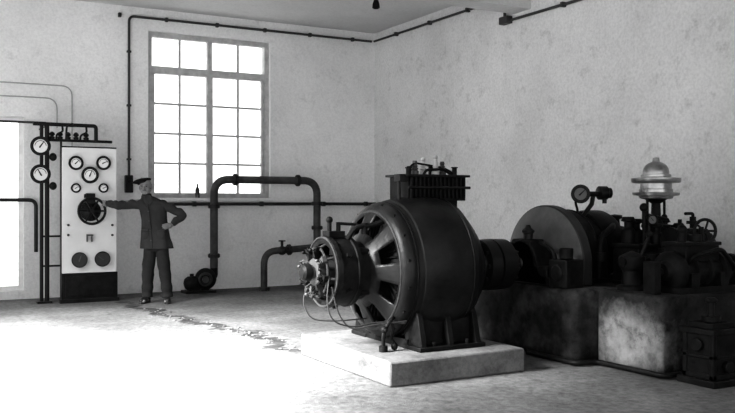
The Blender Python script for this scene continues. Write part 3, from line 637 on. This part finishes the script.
# ---------------------------------------------------------------- broken seam in the floor
seam=[]
for (u,v) in ((118,302),(150,310),(185,320),(225,328),(262,337),(296,352)):
    d=ray(u,v); seam.append(V((0,0,CZ))+d*(-CZ/d.z))
b=MB(); L=[];Rr=[]
n=110
for i in range(n+1):
    k=i/n*(len(seam)-1); j=min(int(k),len(seam)-2); p=seam[j].lerp(seam[j+1],k-j); d=(seam[j+1]-seam[j]).normalized(); nn=V((-d.y,d.x,0))
    o=.07*math.sin(i*.35)+random.gauss(0,.03); w=abs(random.gauss(.06,.035))+.012
    if i in (0,n): w=.003
    L.append(b.bm.verts.new(p+nn*(o+w)+V((0,0,.002)))); Rr.append(b.bm.verts.new(p+nn*(o-w)+V((0,0,.002))))
for i in range(n): b.bm.faces.new([L[i],L[i+1],Rr[i+1],Rr[i]])
b.obj('trim_3',M_crack,label='uneven dark broken seam running across the floor',category='floor crack',**S)
b=MB()
for i in range(130):
    k=random.random()*(len(seam)-2.0)+.9; j=int(k); p=seam[j].lerp(seam[j+1],k-j)
    p=p+V((random.gauss(0,.09),random.gauss(0,.09),0)); s=random.choice((.006,.009,.013,.018))*random.uniform(.7,1.2)
    p.z=s*.35
    b.M=Matrix.Translation(p)@Matrix.Rotation(random.random()*6,4,'Z')@Matrix.Rotation(random.random()*.5,4,'X')
    r=bmesh.ops.create_icosphere(b.bm,subdivisions=1,radius=s)
    for v_ in r['verts']: v_.co=b.M@V((v_.co.x*random.uniform(.9,1.5),v_.co.y,v_.co.z*.5))
b.M=Matrix.Identity(4)
b.obj('rubble',plaster('rubble_stone',.08,.14,.22,big=5),local=True,kind='stuff',label='loose grit and pebbles along the floor seam',category='rubble')

# ---------------------------------------------------------------- person
pe=empty('person',(3.1,11.44,0),'man in dark work jacket and beret gripping a handwheel','person',rotz=-A)
hM=Matrix.Translation((-.150,-.005,1.462))@Matrix.Rotation(math.radians(2),4,'Z')@Matrix.Rotation(math.radians(-4),4,'Y')
b=MB()
b.loft([(.80,-.02,0,.13,.09),(.92,-.02,0,.14,.095),(1.05,-.03,0,.13,.09),(1.2,-.05,0,.145,.095),(1.33,-.08,0,.155,.09),(1.40,-.11,0,.10,.065)])
b.cap((-.135,.01,1.36),(-.148,0,1.50),.054,.050)
b.cap((-.23,0,1.355),(-.49,-.10,1.335),.046,.038); b.cap((-.49,-.10,1.335),(-.68,.0,1.345),.036,.026)
b.cap((.07,0,1.345),(.32,.05,1.20),.046,.038); b.cap((.32,.05,1.20),(.215,-.03,1.06),.036,.026)
for s,(h,k,a) in {-1:((-.10,0,.84),(-.118,-.02,.47),(-.135,.01,.08)),1:((.06,0,.84),(.10,-.02,.47),(.135,.01,.08))}.items():
    b.cap(h,k,.075,.05); b.cap(k,a,.05,.036); b.cap((a[0],a[1],.05),(a[0]+s*.02,-.14,.035),.033,.028)
b.sph((-.708,.022,1.348),(.036,.018,.042)); b.cap((-.67,.0,1.345),(-.70,.015,1.348),.026,.024)
for i in range(4):
    z=1.318+.021*i; l=(.9,1.0,1.05,.95)[i]
    b.cap((-.728,.03,z),(-.758,.045,z),.0095,.009); b.cap((-.758,.045,z),(-.762,.045+.03*l,z),.009,.0085); b.cap((-.762,.045+.03*l,z),(-.745,.052+.035*l,z),.0085,.008)
b.cap((-.69,.02,1.322),(-.70,.045,1.302),.012,.0105); b.cap((-.70,.045,1.302),(-.722,.064,1.306),.0105,.009)
b.sph((.188,-.056,1.043),(.024,.036,.038)); b.cap((.213,-.03,1.06),(.195,-.045,1.048),.027,.025)
for i in range(4):
    z=1.012+.021*i; l=(.8,.95,1.05,1.0)[i]
    b.cap((.178,-.085,z),(.178-.03*l,-.112,z-.004),.0098,.0092); b.cap((.178-.03*l,-.112,z-.004),(.178-.055*l,-.126,z-.010),.0092,.0088); b.cap((.178-.055*l,-.126,z-.010),(.178-.075*l,-.130,z-.018),.0088,.008)
b.cap((.195,-.03,1.075),(.20,.0,1.085),.012,.0105); b.cap((.20,.0,1.085),(.195,.03,1.078),.0105,.009)
b.M=hM
b.sph((0,.012,.142),(.078,.094,.084)); b.sph((0,-.020,.085),(.064,.066,.072)); b.sph((0,-.052,.028),(.036,.030,.026)); b.sph((0,-.038,.120),(.064,.050,.036))
for s in (-1,1): b.cap((s*.055,.0,.055),(s*.020,-.058,.024),.021,.020)
b.cap((0,-.086,.112),(0,-.108,.082),.0085,.012); b.sph((-.011,-.096,.078),.0085); b.sph((.011,-.096,.078),.0085)
b.cap((-.017,-.081,.050),(.017,-.081,.050),.006,.006); b.cap((-.013,-.080,.040),(.013,-.080,.040),.007,.007)
for s in (-1,1):
    b.sph((s*.079,.012,.095),(.011,.020,.032)); b.sph((s*.038,-.062,.080),(.022,.020,.018)); b.cap((s*.014,-.086,.126),(s*.046,-.072,.126),.0075,.006)
b.M=Matrix.Identity(4)
b.obj('body',M_skin,parent=pe,local=True,remesh=.0045,smoothit=2)
for s in (-1,1):
    b=MB(); b.M=hM; b.sph((s*.030,-.081,.108),(.011,.007,.006)); b.obj('eye',M_black,parent=pe,local=True)
    b=MB(); b.M=hM; b.cap((s*.014,-.094,.129),(s*.044,-.080,.128),.0033,.0028); b.obj('eyebrow',M_hair,parent=pe,local=True)
b=MB(); b.M=hM; b.cap((-.020,-.086,.058),(0,-.095,.063),.0045,.006); b.cap((0,-.095,.063),(.020,-.086,.058),.006,.0045)
b.obj('moustache',M_hair,parent=pe,local=True)
b=MB(); b.M=hM; b.sph((0,.036,.122),(.081,.076,.072)); b.obj('hair',M_hair,parent=pe,local=True)
b=MB(); b.M=hM@Matrix.Rotation(math.radians(-9),4,'Y')@Matrix.Rotation(math.radians(-4),4,'X'); b.sph((-.016,.005,.197),(.128,.130,.032)); b.loft([(.155,0,.002,.082,.100),(.20,0,.002,.084,.102)],28); b.cyl((-.01,0,.22),(-.01,0,.242),.006)
b.obj('beret',M_cap,parent=pe,local=True,remesh=.005,smoothit=3)
def fold(t,z):
    k=max(0,(1.12-z)/.37)
    return 1+.060*k*math.sin(6*t+1)+.022*math.sin(3*t+z*11)+.016*math.sin(2*t-z*23)
b=MB()
b.loft([(.735,-.010,0,.210,.146),(.80,-.012,0,.203,.142),(.88,-.02,0,.192,.136),(.96,-.025,0,.184,.130),(1.03,-.03,0,.174,.122),(1.12,-.04,0,.172,.120),(1.22,-.055,0,.180,.120),(1.32,-.072,0,.186,.114),(1.37,-.085,.0,.165,.100),(1.405,-.10,.0,.125,.082),(1.44,-.13,.0,.074,.066)],64,2.2,wob=fold)
def sleeve(pts):
    for i in range(len(pts)-1): b.cap(pts[i][0],pts[i+1][0],pts[i][1],pts[i+1][1])
sleeve([((-.215,0,1.330),.072),((-.28,-.025,1.325),.058),((-.33,-.04,1.335),.066),((-.39,-.06,1.318),.055),((-.45,-.085,1.325),.062),((-.50,-.10,1.312),.055),((-.54,-.08,1.33),.058),((-.585,-.055,1.325),.047),((-.62,-.035,1.338),.052),((-.655,-.015,1.343),.044)])
sleeve([((.070,0,1.325),.073),((.13,.01,1.295),.058),((.18,.022,1.28),.064),((.24,.035,1.235),.053),((.29,.045,1.225),.060),((.335,.05,1.18),.054),((.315,.035,1.155),.057),((.285,.015,1.125),.047),((.258,.0,1.115),.052),((.230,-.02,1.08),.043)])
b.obj('jacket',M_jacket,parent=pe,local=True,remesh=.006,smoothit=1)
b=MB()
pts=[(1.33,-.098),(1.2,-.080),(1.05,-.058),(.90,-.045),(.75,-.035)]
for (z0_,xa_),(z1_,xb_) in zip(pts,pts[1:]): b.cap((xa_,-.120-.014*(1.33-z0_)/.5,z0_),(xb_,-.120-.014*(1.33-z1_)/.5,z1_),.010,.010)
b.obj('placket',M_jacket,parent=pe,local=True,remesh=.005,smoothit=1)
for s in (-1,1):
    b=MB(); b.prism([(-.135+s*.012,1.46),(-.135+s*.062,1.452),(-.112+s*.082,1.375),(-.100+s*.006,1.29)],-.128,-.116,lambda p,a:(p[0],a+(.06 if p[1]>1.42 else (.014 if p[1]>1.34 else 0)),p[1])); b.obj('lapel',M_jacket,parent=pe,local=True)
for i in range(4):
    b=MB(); z=1.24-.13*i; x=-.085+.012*i; b.cyl((x,-.12,z),(x,-.150,z),.009,seg=12); b.obj('button',M_hair,parent=pe,local=True)
for x in (-.13,.085):
    b=MB(); b.sph((x,-.121,.93),(.055,.022,.065)); b.box((x,-.133,.985),(.10,.022,.03)); b.obj('pocket',M_jacket,parent=pe,local=True,remesh=.005,smoothit=2)
b=MB(); b.loft([(1.415,-.137,.0,.078,.072),(1.45,-.142,.0,.064,.064),(1.478,-.145,.004,.060,.060)],28); b.obj('collar',M_jacket,parent=pe,local=True)
b=MB()
b.loft([(.70,-.015,0,.145,.104),(.80,-.02,0,.160,.108),(.95,-.02,0,.15,.10)],28)
for s,L in ((-1,[((-.085,0,.80),.094),((-.100,-.015,.62),.084),((-.112,-.025,.52),.088),((-.118,-.025,.45),.078),((-.122,-.015,.38),.083),((-.128,-.005,.28),.072),((-.132,0,.21),.080),((-.138,.008,.14),.070),((-.140,.0,.075),.078)]),(1,[((.055,0,.80),.094),((.080,-.015,.62),.084),((.094,-.028,.52),.088),((.104,-.025,.45),.078),((.110,-.015,.38),.083),((.120,-.005,.28),.072),((.126,0,.21),.080),((.133,.008,.14),.070),((.137,.0,.075),.079)])):
    for i in range(len(L)-1): b.cyl(L[i][0],L[i+1][0],L[i][1],L[i+1][1],20); b.sph(L[i][0],L[i][1])
b.obj('trousers',M_trous,parent=pe,local=True,remesh=.006,smoothit=2)
for x,s in ((-.140,-1),(.137,1)):
    b=MB(); b.M=Matrix.Translation((x,0,0))@Matrix.Rotation(s*math.radians(14),4,'Z')
    b.sph((0,-.09,.045),(.046,.095,.04)); b.sph((0,.01,.05),(.042,.06,.05)); b.loft([(.0,0,-.06,.048,.135),(.022,0,-.06,.05,.137)],24,2.4)
    b.obj('shoe',M_shoe,parent=pe,local=True,remesh=.006,smoothit=1)

# ---------------------------------------------------------------- light
w=bpy.data.worlds.new('World'); scene.world=w; w.use_nodes=True
bg=w.node_tree.nodes['Background']; bg.inputs[0].default_value=(1,1,1,1); bg.inputs[1].default_value=2.1
def area(name,loc,target,sx,sy,power,spread=math.pi):
    l=bpy.data.lights.new(name,'AREA'); l.shape='RECTANGLE'; l.size=sx; l.size_y=sy; l.energy=power; l.spread=spread
    ob=bpy.data.objects.new(name,l); col.objects.link(ob); ob.location=loc
    ob.rotation_euler=(V(target)-V(loc)).to_track_quat('-Z','Y').to_euler(); return ob
area('window_light',(-2.2,6.8,4.0),(0.4,7.3,0),3,2.6,3300,math.radians(72))
cam=bpy.data.cameras.new('camera'); co=bpy.data.objects.new('camera',cam); col.objects.link(co)
co.location=(0,0,CZ); co.rotation_euler=(math.pi/2,0,-A)
cam.sensor_width=36; cam.lens=36*F/735; cam.shift_y=-3.5/735; cam.clip_start=.05
scene.camera=co
scene.view_settings.view_transform='Standard'
try: scene.view_settings.look='Medium High Contrast'
except Exception as e: print('look',e)
